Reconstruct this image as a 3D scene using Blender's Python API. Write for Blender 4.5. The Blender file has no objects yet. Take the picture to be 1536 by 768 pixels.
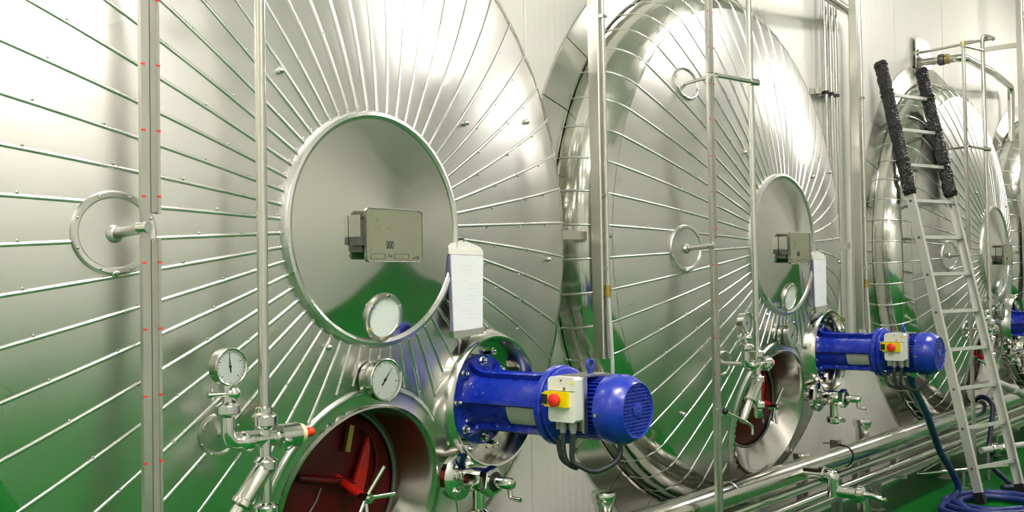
import bpy, bmesh, math, random
from math import sin, cos, pi, radians, sqrt, asin, atan2
from mathutils import Vector, Matrix

random.seed(7)
C = bpy.context.scene.collection
SC = bpy.context.scene
H = 1.6816                      # height of the tank axis above the floor; shapes below are laid out around the axis
FZ = -H
S2, S3, S4 = 2.84583, 6.58423, 9.43006
TANK_X = [0.0, S2, S3, S4]

# ------------------------------------------------------------------ camera
cam_d = bpy.data.cameras.new('camera'); cam = bpy.data.objects.new('camera', cam_d); C.objects.link(cam)
cam_d.sensor_width = 36.0; cam_d.lens = 1613.04 / 1536 * 36.0; cam_d.clip_start = 0.05; cam_d.clip_end = 100
Rv = Vector((0.63681024, -0.7708368, -0.01683321)); Uv = Vector((-0.00826266, -0.02865389, 0.99955524)); Fv = Vector((0.7709763, 0.63638792, 0.02461626))
M = Matrix.Identity(4)
for i in range(3):
    M[i][0], M[i][1], M[i][2] = Rv[i], Uv[i], -Fv[i]
M.translation = Vector((-2.29623, -2.42825, -0.17186 + H))
cam.matrix_world = M
SC.camera = cam

# ------------------------------------------------------------------ world, exposure
w = bpy.data.worlds.new('world'); SC.world = w; w.use_nodes = True
w.node_tree.nodes['Background'].inputs[0].default_value = (0.9, 0.95, 1, 1)
w.node_tree.nodes['Background'].inputs[1].default_value = 0.3
SC.view_settings.view_transform = 'Standard'; SC.view_settings.look = 'None'
SC.view_settings.gamma = 1.0; SC.view_settings.use_curve_mapping = False
SC.view_settings.exposure = 0.0
SC.cycles.max_bounces = 10; SC.cycles.glossy_bounces = 6; SC.cycles.diffuse_bounces = 5
SC.cycles.transparent_max_bounces = 12
SC.cycles.sample_clamp_indirect = 8.0
SC.cycles.caustics_reflective = False; SC.cycles.caustics_refractive = False
LAMP = 61.0

# ------------------------------------------------------------------ materials
def mat(name, col, rough=0.5, metal=0.0, spec=0.5, coat=0.0):
    m = bpy.data.materials.new(name); m.use_nodes = True
    b = m.node_tree.nodes['Principled BSDF']
    b.inputs['Base Color'].default_value = (*col, 1); b.inputs['Roughness'].default_value = rough
    b.inputs['Metallic'].default_value = metal; b.inputs['Specular IOR Level'].default_value = spec
    b.inputs['Coat Weight'].default_value = coat
    return m

def nodes(m): return m.node_tree.nodes, m.node_tree.links, m.node_tree.nodes['Principled BSDF']

def vary(m, scale=4.0, amt=0.12, rough_amt=0.08, bump=0.0, bscale=None, detail=3.0, dist=0.01, coord='Object', stretch=(1, 1, 1)):
    """noise variation of colour and roughness plus a fine bump"""
    N, L, b = nodes(m)
    tc = N.new('ShaderNodeTexCoord'); mp = N.new('ShaderNodeMapping'); mp.inputs['Scale'].default_value = stretch
    if coord == 'World':
        g = N.new('ShaderNodeNewGeometry'); L.new(g.outputs['Position'], mp.inputs[0])
    else:
        L.new(tc.outputs[coord], mp.inputs[0])
    n = N.new('ShaderNodeTexNoise'); n.inputs['Scale'].default_value = scale; n.inputs['Detail'].default_value = detail
    L.new(mp.outputs[0], n.inputs['Vector'])
    col = list(b.inputs['Base Color'].default_value)[:3]; r = b.inputs['Roughness'].default_value
    mx = N.new('ShaderNodeMix'); mx.data_type = 'RGBA'
    mx.inputs[6].default_value = (*[c * (1 - amt) for c in col], 1); mx.inputs[7].default_value = (*[min(1, c * (1 + amt)) for c in col], 1)
    L.new(n.outputs['Fac'], mx.inputs[0]); L.new(mx.outputs[2], b.inputs['Base Color'])
    mr = N.new('ShaderNodeMapRange'); mr.inputs[1].default_value = .3; mr.inputs[2].default_value = .7
    mr.inputs[3].default_value = max(0.02, r - rough_amt); mr.inputs[4].default_value = r + rough_amt
    L.new(n.outputs['Fac'], mr.inputs[0]); L.new(mr.outputs[0], b.inputs['Roughness'])
    if bump:
        n2 = N.new('ShaderNodeTexNoise'); n2.inputs['Scale'].default_value = bscale or scale; n2.inputs['Detail'].default_value = 1.0
        L.new(mp.outputs[0], n2.inputs['Vector'])
        bp = N.new('ShaderNodeBump'); bp.inputs['Strength'].default_value = bump; bp.inputs['Distance'].default_value = dist
        L.new(n2.outputs['Fac'], bp.inputs['Height']); L.new(bp.outputs[0], b.inputs['Normal'])
    return m

STEEL = vary(mat('brushed_cladding_steel', (0.65, 0.645, 0.615), 0.31, 1.0), 2.2, 0.05, 0.05, 0.25, 2.6, dist=0.012, coord='World')
SHELL = vary(mat('rolled_edge_steel', (0.66, 0.66, 0.61), 0.16, 1.0), 3.0, 0.05, 0.05, 0.3, 5.0, dist=0.012, coord='World')
POLISH = vary(mat('polished_plate_steel', (0.62, 0.62, 0.57), 0.09, 1.0), 3.0, 0.04, 0.03, 0.35, 3.2, dist=0.012, coord='World')
STRIP = vary(mat('seam_strip_steel', (0.70, 0.70, 0.68), 0.3, 1.0), 9.0, 0.05, 0.05)
PIPE = vary(mat('pipe_steel', (0.66, 0.65, 0.60), 0.16, 1.0), 8.0, 0.06, 0.05, coord='World')
SATIN = vary(mat('satin_steel', (0.62, 0.61, 0.56), 0.34, 1.0), 12.0, 0.06, 0.06, coord='World')
FITTING = vary(mat('fitting_steel', (0.72, 0.71, 0.68), 0.1, 1.0), 14.0, 0.05, 0.03)
SIGN = vary(mat('gauge_plate_steel', (0.40, 0.41, 0.30), 0.3, 0.85), 14.0, 0.06, 0.05)
ALU = vary(mat('ladder_aluminium', (0.72, 0.72, 0.67), 0.42, 0.6), 20.0, 0.07, 0.06)
DARKSTEEL = mat('dark_grey_steel', (0.16, 0.16, 0.15), 0.4, 0.7)
BLUE = vary(mat('blue_machine_paint', (0.008, 0.03, 0.38), 0.3, 0.0, 0.5, 0.2), 30.0, 0.2, 0.08, 0.15, 60.0, dist=0.002)
BLUEWORN = vary(mat('worn_blue_machine_paint', (0.008, 0.03, 0.38), 0.3, 0.0, 0.5, 0.2), 30.0, 0.2, 0.08, 0.15, 60.0, dist=0.002)
N, L, b = nodes(BLUEWORN)
tc = N.new('ShaderNodeTexCoord'); n1 = N.new('ShaderNodeTexNoise'); n1.inputs['Scale'].default_value = 55; n1.inputs['Detail'].default_value = 4
L.new(tc.outputs['Object'], n1.inputs['Vector'])
cr = N.new('ShaderNodeValToRGB'); cr.color_ramp.elements[0].position = .68; cr.color_ramp.elements[1].position = .70
L.new(n1.outputs['Fac'], cr.inputs[0])
old = b.inputs['Base Color'].links[0].from_socket
mx = N.new('ShaderNodeMix'); mx.data_type = 'RGBA'; mx.inputs[7].default_value = (.55, .58, .70, 1)
L.new(cr.outputs[0], mx.inputs[0]); L.new(old, mx.inputs[6]); L.new(mx.outputs[2], b.inputs['Base Color'])
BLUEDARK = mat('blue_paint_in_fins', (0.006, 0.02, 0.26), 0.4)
WHITE = mat('white_plastic', (0.80, 0.80, 0.74), 0.35)
YELLOW = mat('yellow_plastic', (0.85, 0.70, 0.0), 0.35)
RED = mat('red_plastic', (0.80, 0.03, 0.01), 0.35)
REDTICK = mat('red_tick_tape', (0.75, 0.03, 0.02), 0.5)
CREAM = mat('cream_plastic', (0.80, 0.72, 0.42), 0.4)
BLACK = mat('black_rubber', (0.015, 0.015, 0.016), 0.45)
CABLE = mat('grey_black_cable', (0.02, 0.022, 0.023), 0.45)
DIAL = mat('white_dial', (0.92, 0.93, 0.93), 0.5)
INK = mat('black_print', (0.02, 0.02, 0.025), 0.6)
DIMINK = mat('faded_print', (0.10, 0.10, 0.08), 0.6)
PAPER = vary(mat('white_paper', (0.84, 0.85, 0.88), 0.6), 6.0, 0.03, 0.02)
PURPLE = mat('violet_paper_edge', (0.30, 0.27, 0.45), 0.6)
MAROON = vary(mat('dark_red_lining', (0.075, 0.001, 0.002), 0.38, 0.0, 0.25), 8.0, 0.35, 0.08, coord='World')
REDPAINT = mat('red_lever_paint', (0.52, 0.012, 0.008), 0.3)
NECK = vary(mat('neck_steel', (0.60, 0.57, 0.54), 0.18, 1.0), 6.0, 0.06, 0.06, coord='World')
HOSE = vary(mat('blue_hose_rubber', (0.012, 0.03, 0.17), 0.4), 40.0, 0.3, 0.1)
NAVY = mat('navy_hose_rubber', (0.008, 0.012, 0.05), 0.45)
SHADE = vary(mat('painted_groove_shade', (0.36, 0.35, 0.30), 0.5, 0.6), 12.0, 0.06, 0.06)  # grey that paints the shade inside the level post's groove
BRASS = mat('brass', (0.45, 0.33, 0.10), 0.35, 0.9)
GREYPIPE = mat('grey_plastic_pipe', (0.55, 0.55, 0.52), 0.4)

# black padded wrap with crinkles
WRAP = mat('black_plastic_wrap', (0.012, 0.012, 0.013), 0.25)
N, L, b = nodes(WRAP)
tc = N.new('ShaderNodeTexCoord'); vo = N.new('ShaderNodeTexVoronoi'); vo.inputs['Scale'].default_value = 60
L.new(tc.outputs['Object'], vo.inputs['Vector'])
bp = N.new('ShaderNodeBump'); bp.inputs['Strength'].default_value = 1.0; bp.inputs['Distance'].default_value = 0.008
L.new(vo.outputs['Distance'], bp.inputs['Height']); L.new(bp.outputs[0], b.inputs['Normal'])

# spiral-printed hose: stripe of lighter blue
N, L, b = nodes(HOSE)

# white insulated wall panels, with the faint vertical profiling of the sheet
WALL = mat('white_wall_sheet', (0.82, 0.81, 0.74), 0.42)
N, L, b = nodes(WALL)
g = N.new('ShaderNodeNewGeometry')
wv = N.new('ShaderNodeTexWave'); wv.bands_direction = 'X'; wv.inputs['Scale'].default_value = 6.3; wv.inputs['Distortion'].default_value = 0
L.new(g.outputs['Position'], wv.inputs['Vector'])
bp = N.new('ShaderNodeBump'); bp.inputs['Strength'].default_value = 0.25; bp.inputs['Distance'].default_value = 0.003
L.new(wv.outputs['Fac'], bp.inputs['Height']); L.new(bp.outputs[0], b.inputs['Normal'])
FARWALL = mat('grey_white_wall', (0.70, 0.70, 0.66), 0.5)
CEIL = mat('white_ceiling', (0.84, 0.84, 0.80), 0.6)
FLOOR = mat('green_epoxy_floor', (0.0005, 0.15, 0.012), 0.4, 0.0, 0.12)
N, L, b = nodes(FLOOR)
g = N.new('ShaderNodeNewGeometry')
n = N.new('ShaderNodeTexNoise'); n.inputs['Scale'].default_value = 2.5; n.inputs['Detail'].default_value = 4
L.new(g.outputs['Position'], n.inputs['Vector'])
cr = N.new('ShaderNodeValToRGB'); cr.color_ramp.elements[0].position = .3; cr.color_ramp.elements[1].position = .75
cr.color_ramp.elements[0].color = (0.0005, 0.108, 0.010, 1); cr.color_ramp.elements[1].color = (0.0005, 0.155, 0.014, 1)
L.new(n.outputs['Fac'], cr.inputs[0]); L.new(cr.outputs[0], b.inputs['Base Color'])
mr = N.new('ShaderNodeMapRange'); mr.inputs[3].default_value = .3; mr.inputs[4].default_value = .55
L.new(n.outputs['Fac'], mr.inputs[0]); L.new(mr.outputs[0], b.inputs['Roughness'])
n2 = N.new('ShaderNodeTexNoise'); n2.inputs['Scale'].default_value = 9; L.new(g.outputs['Position'], n2.inputs['Vector'])
bp = N.new('ShaderNodeBump'); bp.inputs['Strength'].default_value = .15; bp.inputs['Distance'].default_value = .01
L.new(n2.outputs['Fac'], bp.inputs['Height']); L.new(bp.outputs[0], b.inputs['Normal'])

# thin clear pane: see-through with a reflection
GLASS = bpy.data.materials.new('clear_glass'); GLASS.use_nodes = True
N = GLASS.node_tree.nodes; L = GLASS.node_tree.links; N.clear()
o_ = N.new('ShaderNodeOutputMaterial'); t_ = N.new('ShaderNodeBsdfTransparent'); g_ = N.new('ShaderNodeBsdfGlossy'); x_ = N.new('ShaderNodeMixShader'); f_ = N.new('ShaderNodeLayerWeight')
g_.inputs['Roughness'].default_value = 0.03; f_.inputs['Blend'].default_value = 0.15; t_.inputs['Color'].default_value = (0.95, 0.97, 0.96, 1)
L.new(f_.outputs[0], x_.inputs[0]); L.new(t_.outputs[0], x_.inputs[1]); L.new(g_.outputs[0], x_.inputs[2]); L.new(x_.outputs[0], o_.inputs[0])

EMIT = bpy.data.materials.new('lit_lamp_diffuser'); EMIT.use_nodes = True
N = EMIT.node_tree.nodes; L = EMIT.node_tree.links; N.clear()
o_ = N.new('ShaderNodeOutputMaterial'); e_ = N.new('ShaderNodeEmission')
e_.inputs['Color'].default_value = (1.0, 0.93, 0.90, 1); e_.inputs['Strength'].default_value = LAMP
L.new(e_.outputs[0], o_.inputs[0])

# ------------------------------------------------------------------ mesh building
def frame(d):
    d = Vector(d).normalized()
    a = Vector((0, 0, 1)) if abs(d.z) < 0.9 else Vector((1, 0, 0))
    u = d.cross(a).normalized(); v = d.cross(u).normalized()
    return u, v, d

class MB:
    def __init__(s): s.v = []; s.f = []
    def add(s, vs, fs):
        k = len(s.v); s.v += [Vector(p) for p in vs]; s.f += [tuple(i + k for i in f) for f in fs]; return s
    def lathe(s, prof, o, d, seg=24, cap0=False, cap1=False, ph=0.0):
        """prof: (radius, distance along d) pairs"""
        u, v, d = frame(d); o = Vector(o); vs = []; fs = []; n = len(prof)
        for r, t in prof:
            for k in range(seg):
                a = 2 * pi * k / seg + ph; vs.append(o + d * t + u * (r * cos(a)) + v * (r * sin(a)))
        for i in range(n - 1):
            for k in range(seg):
                k2 = (k + 1) % seg; fs.append((i * seg + k, i * seg + k2, (i + 1) * seg + k2, (i + 1) * seg + k))
        if cap0: fs.append(tuple(range(seg - 1, -1, -1)))
        if cap1: fs.append(tuple((n - 1) * seg + k for k in range(seg)))
        return s.add(vs, fs)
    def cyl(s, a, b, r, seg=20, r2=None, ph=0.0, bev=0.0):
        a = Vector(a); b = Vector(b); l = (b - a).length; r2 = r if r2 is None else r2
        p = [(r, 0), (r2, l)]
        if bev: p = [(r - bev, 0), (r, bev), (r2, l - bev), (r2 - bev, l)]
        return s.lathe(p, a, b - a, seg, True, True, ph)
    def box(s, c, d, rot=None):
        c = Vector(c); h = Vector(d) / 2; vs = []
        for x in (-1, 1):
            for y in (-1, 1):
                for z in (-1, 1):
                    q = Vector((x * h.x, y * h.y, z * h.z)); vs.append(c + (rot @ q if rot else q))
        return s.add(vs, [(0, 1, 3, 2), (4, 6, 7, 5), (0, 4, 5, 1), (2, 3, 7, 6), (0, 2, 6, 4), (1, 5, 7, 3)])
    def box2(s, a, b):
        a = Vector(a); b = Vector(b); return s.box((a + b) / 2, [abs(x) for x in (b - a)])
    def tube(s, pts, r, seg=12, caps=True, closed=False):
        pts = [Vector(p) for p in pts]; n = len(pts); vs = []; fs = []
        T = []
        for i in range(n):
            if closed: t = pts[(i + 1) % n] - pts[i - 1]
            else: t = pts[min(i + 1, n - 1)] - pts[max(i - 1, 0)]
            T.append(t.normalized())
        u, v, _ = frame(T[0])
        for i in range(n):
            u = (u - T[i] * u.dot(T[i])).normalized(); v = T[i].cross(u)
            ri = r[i] if isinstance(r, (list, tuple)) else r
            for k in range(seg):
                a = 2 * pi * k / seg; vs.append(pts[i] + u * (ri * cos(a)) + v * (ri * sin(a)))
        for i in range(n if closed else n - 1):
            j = (i + 1) % n
            for k in range(seg):
                k2 = (k + 1) % seg; fs.append((i * seg + k, i * seg + k2, j * seg + k2, j * seg + k))
        if caps and not closed:
            fs.append(tuple(range(seg - 1, -1, -1))); fs.append(tuple((n - 1) * seg + k for k in range(seg)))
        return s.add(vs, fs)
    def ball(s, c, r, seg=8, rings=5):
        pr = [(r * sin(pi * i / rings), -r * cos(pi * i / rings)) for i in range(1, rings)]
        return s.lathe([(r * .05, -r)] + pr + [(r * .05, r)], c, (0, -1, 0), seg, True, True)
    def prism(s, poly, z0, z1, f):
        """poly of 2-D points mapped by f(x, y, t) and extruded from t=z0 to z1"""
        n = len(poly); vs = [f(x, y, z0) for x, y in poly] + [f(x, y, z1) for x, y in poly]
        fs = [(i, (i + 1) % n, n + (i + 1) % n, n + i) for i in range(n)] + [tuple(range(n - 1, -1, -1)), tuple(range(n, 2 * n))]
        return s.add(vs, fs)
    def mesh(s, name, m, base=(0, 0, 0), sharp=38, fix=True):
        me = bpy.data.meshes.new(name); b = Vector(base)
        me.from_pydata([tuple(p - b) for p in s.v], [], s.f); me.update()
        if fix:
            bm = bmesh.new(); bm.from_mesh(me); bmesh.ops.recalc_face_normals(bm, faces=bm.faces); bm.to_mesh(me); bm.free()
        me.polygons.foreach_set('use_smooth', [True] * len(me.polygons))
        me.set_sharp_from_angle(angle=radians(sharp))
        if m: me.materials.append(m)
        return me

def fillet(pts, r, n=6):
    """round the corners of a polyline"""
    pts = [Vector(p) for p in pts]; out = [pts[0]]
    for i in range(1, len(pts) - 1):
        a, b, c = pts[i - 1], pts[i], pts[i + 1]
        u = (a - b); v = (c - b); rr = min(r, u.length * .49, v.length * .49)
        p = b + u.normalized() * rr; q = b + v.normalized() * rr
        for k in range(n + 1):
            t = k / n; out.append(p * (1 - t) ** 2 + b * 2 * t * (1 - t) + q * t * t)
    out.append(pts[-1]); return out

def smooth(pts, n=8):
    """Catmull-Rom through the points"""
    P = [Vector(p) for p in pts]; P = [P[0] * 2 - P[1]] + P + [P[-1] * 2 - P[-2]]; out = []
    for i in range(1, len(P) - 2):
        for k in range(n):
            t = k / n; a, b, c, d = P[i - 1:i + 3]
            out.append(.5 * ((2 * b) + (c - a) * t + (2 * a - 5 * b + 4 * c - d) * t * t + (3 * b - a - 3 * c + d) * t ** 3))
    out.append(P[-2]); return out

class Thing:
    """an Empty at the thing's base with its parts as children; shapes are given around the tank axis"""
    def __init__(s, name, label, cat, base, group=None, kind=None):
        s.base = Vector(base); o = bpy.data.objects.new(name, None); C.objects.link(o); s.o = o
        o.location = s.base + Vector((0, 0, H)); o.empty_display_size = .1
        if label: o['label'] = label
        if cat: o['category'] = cat
        if group: o['group'] = group
        if kind: o['kind'] = kind
    def part(s, name, mb, m, parent=None, label=None, sharp=38, kind=None):
        o = bpy.data.objects.new(name, mb.mesh(name, m, s.base, sharp)); C.objects.link(o)
        o.parent = parent or s.o
        if label: o['label'] = label
        if kind: o['kind'] = kind
        return o
    def text(s, name, body, size, loc, m, parent=None, rot=(pi / 2, 0, 0), sx=1.0):
        cu = bpy.data.curves.new(name, 'FONT'); cu.body = body; cu.size = size; cu.extrude = 0.0003
        cu.align_x = 'CENTER'; cu.align_y = 'CENTER'; cu.materials.append(m)
        tmp = bpy.data.objects.new('lettering', cu); me = bpy.data.meshes.new_from_object(tmp); bpy.data.objects.remove(tmp); bpy.data.curves.remove(cu)
        o = bpy.data.objects.new(name, me); C.objects.link(o); o.parent = parent or s.o
        o.location = Vector(loc) - s.base; o.rotation_euler = rot; o.scale = (sx, 1, 1)
        return o

def kids(o): return [c for c in bpy.data.objects if c.parent == o]
def copy_tree(o, parent=None):
    c = o.copy(); C.objects.link(c)
    if parent: c.parent = parent
    for ch in kids(o): copy_tree(ch, c)
    return c
def dup(t, dx, label):
    """the same thing at another tank, with its parts"""
    c = copy_tree(t.o); c.location = t.o.location + Vector((dx, 0, 0)); c['label'] = label
    return c

def single(name, mb, m, label, cat, base, group=None, sharp=38):
    me = mb.mesh(name, m, base, sharp); o = bpy.data.objects.new(name, me); C.objects.link(o)
    o.location = Vector(base) + Vector((0, 0, H)); o['label'] = label; o['category'] = cat
    if group: o['group'] = group
    return o

def structure(name, mb, m, parent=None):
    o = bpy.data.objects.new(name, mb.mesh(name, m, (0, 0, -H))); C.objects.link(o); o['kind'] = 'structure'
    if parent: o.parent = parent
    return o

# ------------------------------------------------------------------ room
X0, X1, Y0, YW, ZC = -6.5, 16.0, -4.2, 0.5, 2.95
structure('floor', MB().box2((X0, Y0, FZ - .1), (X1, YW + .15, FZ)), FLOOR)
structure('ceiling', MB().box2((X0, Y0, ZC), (X1, YW + .15, ZC + .1)), CEIL)
wb = structure('wall_back', MB().box2((X0, YW + .03, FZ), (X1, YW + .15, ZC)), FARWALL)
structure('wall_front', MB().box2((X0, Y0 - .1, FZ), (X1, Y0, ZC)), FARWALL)
structure('wall_left', MB().box2((X0 - .1, Y0, FZ), (X0, YW + .15, ZC)), FARWALL)
structure('wall_right', MB().box2((X1, Y0, FZ), (X1 + .1, YW + .15, ZC)), FARWALL)
PW = (9.269 - 1.367) / 7
pm = MB()
e = .004
pts = [(e, .03), (e, .006), (e + .006, 0), (PW - e - .006, 0), (PW - e, .006), (PW - e, .03)]
pm.prism(pts, FZ, ZC, lambda x, y, t: Vector((x, y, t)))
pmesh = pm.mesh('panel', WALL, (0, 0, -H), sharp=20)
x = 1.367 - PW * 6
while x + PW <= X1 + .001:
    o = bpy.data.objects.new('panel', pmesh); C.objects.link(o); o.parent = wb; o.location = (x, YW, 0); x += PW

# ceiling lamps: a row above the aisle
def lamp(x, y, label):
    t = Thing('ceiling_lamp', label, 'lamp', (x, y, 2.62), 'ceiling lamps above the aisle')
    a = MB().box2((x - .72, y - .08, 2.655), (x + .72, y + .08, 2.69))
    t.part('housing', a, WHITE)
    t.part('diffuser', MB().prism([(-.15, 2.625), (-.13, 2.60), (.13, 2.60), (.15, 2.625), (.13, 2.655), (-.13, 2.655)], x - .70, x + .70, lambda p, q, u: Vector((u, y + p, q))), EMIT)
    for sx in (-.5, .5):
        t.part('hanger', MB().cyl((x + sx, y, 2.69), (x + sx, y, ZC), .006, 8), SATIN)
for i, (x, y) in enumerate([(-5.3, -1.42), (-.8, -1.42), (3.7, -1.42), (8.3, -1.42), (12.8, -1.42), (-1.4, -2.9)]):
    lamp(x, y, ['white ceiling lamp over the aisle at its near end', 'white ceiling lamp over the aisle above the nearest tank', 'white ceiling lamp over the aisle in front of the second tank',
                'white ceiling lamp over the aisle in front of the third tank', 'white ceiling lamp over the aisle at its far end', 'white ceiling lamp near the opposite wall'][i])

# ------------------------------------------------------------------ tank ends
RHO, KN, RR = 3.5, .20, 1.365
RC = RR - KN; AK = asin(RC / (RHO - KN)); YC = RHO - sqrt((RHO - KN) ** 2 - RC ** 2); RK = RHO * sin(AK)
def dome(r):
    if r <= RK: return RHO - sqrt(RHO * RHO - r * r)
    return YC - KN * cos(asin(min(1, (r - RC) / KN)))
def domeN(r):
    a = asin(r / RHO) if r <= RK else asin(min(1, (r - RC) / KN)); return (sin(a), -cos(a))
NP = 56; DA = 2 * pi / NP
MAN = (0.015, -0.87); MIX = (0.545, -0.58)
HOLES = [(MAN[0], MAN[1], .335), (MIX[0], MIX[1], .215)]
RP = .35
NF = 5
def profile(fine):
    n = 34 if fine else 9
    dish = [(r, dome(r)) for r in [RP - .01 + (RK - RP + .01) * i / n for i in range(n + 1)]]
    rows = [dish]
    A = [AK + (pi / 2 - AK) * i / NF for i in range(NF + 1)]
    for i in range(NF):                                  # the rolled edge is bent from flat strips
        a, b = A[i], A[i + 1]
        p = (RC + KN * sin(a), YC - KN * cos(a)); q = (RC + KN * sin(b), YC - KN * cos(b))
        m_ = ((p[0] + q[0]) / 2 + .004 * sin((a + b) / 2), (p[1] + q[1]) / 2 - .004 * cos((a + b) / 2))
        rows.append([p, m_, q])
    rows.append([(RR, YC), (RR, YW)])
    return rows
def panels(mb):
    """one mesh for the main piece and one for each piece that a hole cuts off it"""
    nv = len(mb.v); par = list(range(nv))
    def find(i):
        while par[i] != i: par[i] = par[par[i]]; i = par[i]
        return i
    for f in mb.f:
        for j in f[1:]: par[find(j)] = find(f[0])
    key = {}
    for i, p in enumerate(mb.v):                       # strips of the rolled edge touch along doubled points
        k = (round(p.x, 4), round(p.y, 4), round(p.z, 4))
        if k in key: par[find(i)] = find(key[k])
        else: key[k] = i
    groups = {}
    for f in mb.f: groups.setdefault(find(f[0]), []).append(f)
    out = []
    for fs in groups.values():
        if len(fs) < 8: continue
        ids = sorted({i for f in fs for i in f}); mp = {i: k for k, i in enumerate(ids)}
        b_ = MB().add([mb.v[i] for i in ids], [tuple(mp[i] for i in f) for f in fs])
        me = b_.mesh('cladding_panel', STEEL, sharp=180, fix=False); me.materials.append(SHELL)
        for p in me.polygons:
            if sqrt(p.center.x ** 2 + p.center.z ** 2) > RK + .001: p.material_index = 1
        out.append(me)
    return out
def wedge(th0, holes):
    mb = MB(); nu = 10 if holes else 6
    for row in profile(bool(holes)):
        vs = []; fs = []
        for r, y in row:
            nr, ny = domeN(min(r, RR))
            for k in range(nu + 1):
                u = k / nu; a = -DA / 2 + DA * u; bul = (.0005 if r < RK else .0022) * (1 - (2 * u - 1) ** 2)
                rr = r + nr * bul; vs.append(Vector((rr * cos(a), y + ny * bul, rr * sin(a))))
        w_ = nu + 1
        for i in range(len(row) - 1):
            for k in range(nu):
                q = (i * w_ + k, i * w_ + k + 1, (i + 1) * w_ + k + 1, (i + 1) * w_ + k)
                if holes:
                    c_ = sum((vs[j] for j in q), Vector()) / 4
                    X = c_.x * cos(th0) - c_.z * sin(th0); Z = c_.x * sin(th0) + c_.z * cos(th0)
                    if any((X - h[0]) ** 2 + (Z - h[1]) ** 2 < h[2] ** 2 for h in holes): continue
                fs.append(q)
        mb.add(vs, fs)
    mb.f = [tuple(reversed(f)) for f in mb.f]
    return panels(mb)
def strip(th0, holes, r0=RP, r1=None):
    out = []; path = []; runs = []
    for r in [r0 + (RK - r0) * i / 26 for i in range(27)]: path.append((r, dome(r), domeN(r)))
    for i in range(1, NF * 2 + 1):
        a = AK + (pi / 2 - AK) * i / (NF * 2); path.append((RC + KN * sin(a), YC - KN * cos(a), (sin(a), -cos(a))))
    path.append((RR, YW - .01, (1, 0)))
    run = []
    for r, y, n_ in path:
        X, Z = r * cos(th0), r * sin(th0)
        if any((X - h[0]) ** 2 + (Z - h[1]) ** 2 < h[2] ** 2 for h in holes):
            if len(run) > 1: runs.append(run)
            run = []
        else: run.append((r, y, n_))
    if len(run) > 1: runs.append(run)
    for run in runs:
        vs = []; fs = []
        for i, (r, y, n_) in enumerate(run):
            wd, ht = (.0060, .0060) if r < RK else (.006, .006)
            for k in range(7):
                a = pi * k / 6; off = -wd * cos(a); up = ht * sin(a) - .001
                vs.append(Vector((r + n_[0] * up, y + n_[1] * up, off)))
        for i in range(len(run) - 1):
            for k in range(6): fs.append((i * 7 + k, i * 7 + k + 1, (i + 1) * 7 + k + 1, (i + 1) * 7 + k))
        fs.append(tuple(range(7))); fs.append(tuple((len(run) - 1) * 7 + k for k in range(6, -1, -1)))
        out.append(MB().add(vs, fs).mesh('seam_strip', STRIP, sharp=50))
    return out
plain_w = wedge(0, None); plain_s = strip(0, [])
SHOLES = [(MAN[0], MAN[1], .385), (MIX[0], MIX[1], .225)]
panel_meshes = []; strip_meshes = []
for i in range(NP):
    th = DA * i                     # panels centred here; strips half a panel on
    near = [h for h in HOLES if any((r * cos(th + s * DA / 2) - h[0]) ** 2 + (r * sin(th + s * DA / 2) - h[1]) ** 2 < (h[2] + .03) ** 2 for s in (-1, 0, 1) for r in [.4 + .05 * j for j in range(17)])]
    panel_meshes.append(wedge(th, near) if near else plain_w)
    ts = th + DA / 2
    ns = [h for h in SHOLES if any((r * cos(ts) - h[0]) ** 2 + (r * sin(ts) - h[1]) ** 2 < h[2] ** 2 for r in [.4 + .03 * j for j in range(28)])]
    strip_meshes.append(strip(ts, ns) if ns else plain_s)

# rivets on the seams, cover rivets, ball nuts
riv = MB()
for i in range(NP):
    ts = DA * (i + .5)
    for j, r in enumerate((.375, .56 + .05 * (i % 3), .80 + .04 * ((i * 2) % 3), 1.05)):
        X, Z = r * cos(ts), r * sin(ts)
        if any((X - h[0]) ** 2 + (Z - h[1]) ** 2 < h[2] ** 2 for h in SHOLES): continue
        off = -.0085 if sin(ts) < .9 else .0085
        riv.lathe([(.0045, 0), (.004, .003), (.001, .0045)], (X - sin(ts) * 0, dome(r) - .001, Z - .009 * cos(ts)), (0, -1, 0), 6, False, True)
rimriv = MB()
for k in range(28):
    a = 2 * pi * (k + .3) / 28; rimriv.lathe([(.005, 0), (.004, .004), (.001, .005)], (.353 * cos(a), .002, .353 * sin(a)), (0, -1, 0), 6, False, True)
# the cover plate is a shallow cone
def cov(r): return -.215 * (.345 - max(r, .06)) - (.002 if r < .03 else .001 if r < .06 else 0)
cover = MB().lathe([(.001, cov(0.003))] + [(.03, cov(.03)), (.05, cov(.05)), (.062, cov(.062)), (.075, cov(.075))] + [(.345 * i / 14, cov(.345 * i / 14)) for i in range(4, 15)] + [(.346, .03)], (0, 0, 0), (0, 1, 0), 96)
rim = MB().lathe([(.338, .004), (.340, -.004), (.350, -.009), (.360, -.006), (.366, .004), (.366, .03)], (0, 0, 0), (0, 1, 0), 96)
SN = Vector((0, cos(.21), sin(.21))); SO = Vector((-.002, cov(.272) - .008, -.272)); SU = Vector((0, -sin(.21), cos(.21)))
sight = MB().lathe([(.0005, 0), (.061, 0), (.061, .012)], SO, SN, 40)
sightrim = MB().lathe([(.059, 0), (.062, -.008), (.072, -.008), (.075, 0), (.075, .025)], SO + SN * .004, SN, 40)
sightbolt = MB()
for k in range(6):
    a = 2 * pi * (k + .5) / 6; q = SO + Vector((.0675 * cos(a), 0, 0)) + SU * (.0675 * sin(a)); sightbolt.cyl(q, q - SN * .008, .0055, 6)
studs = [(-.339, .449), (-.191, -.354), (.462, .381), (.926, .445), (-.827, -.131), (1.065, -.083), (-.757, -.80)]

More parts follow.
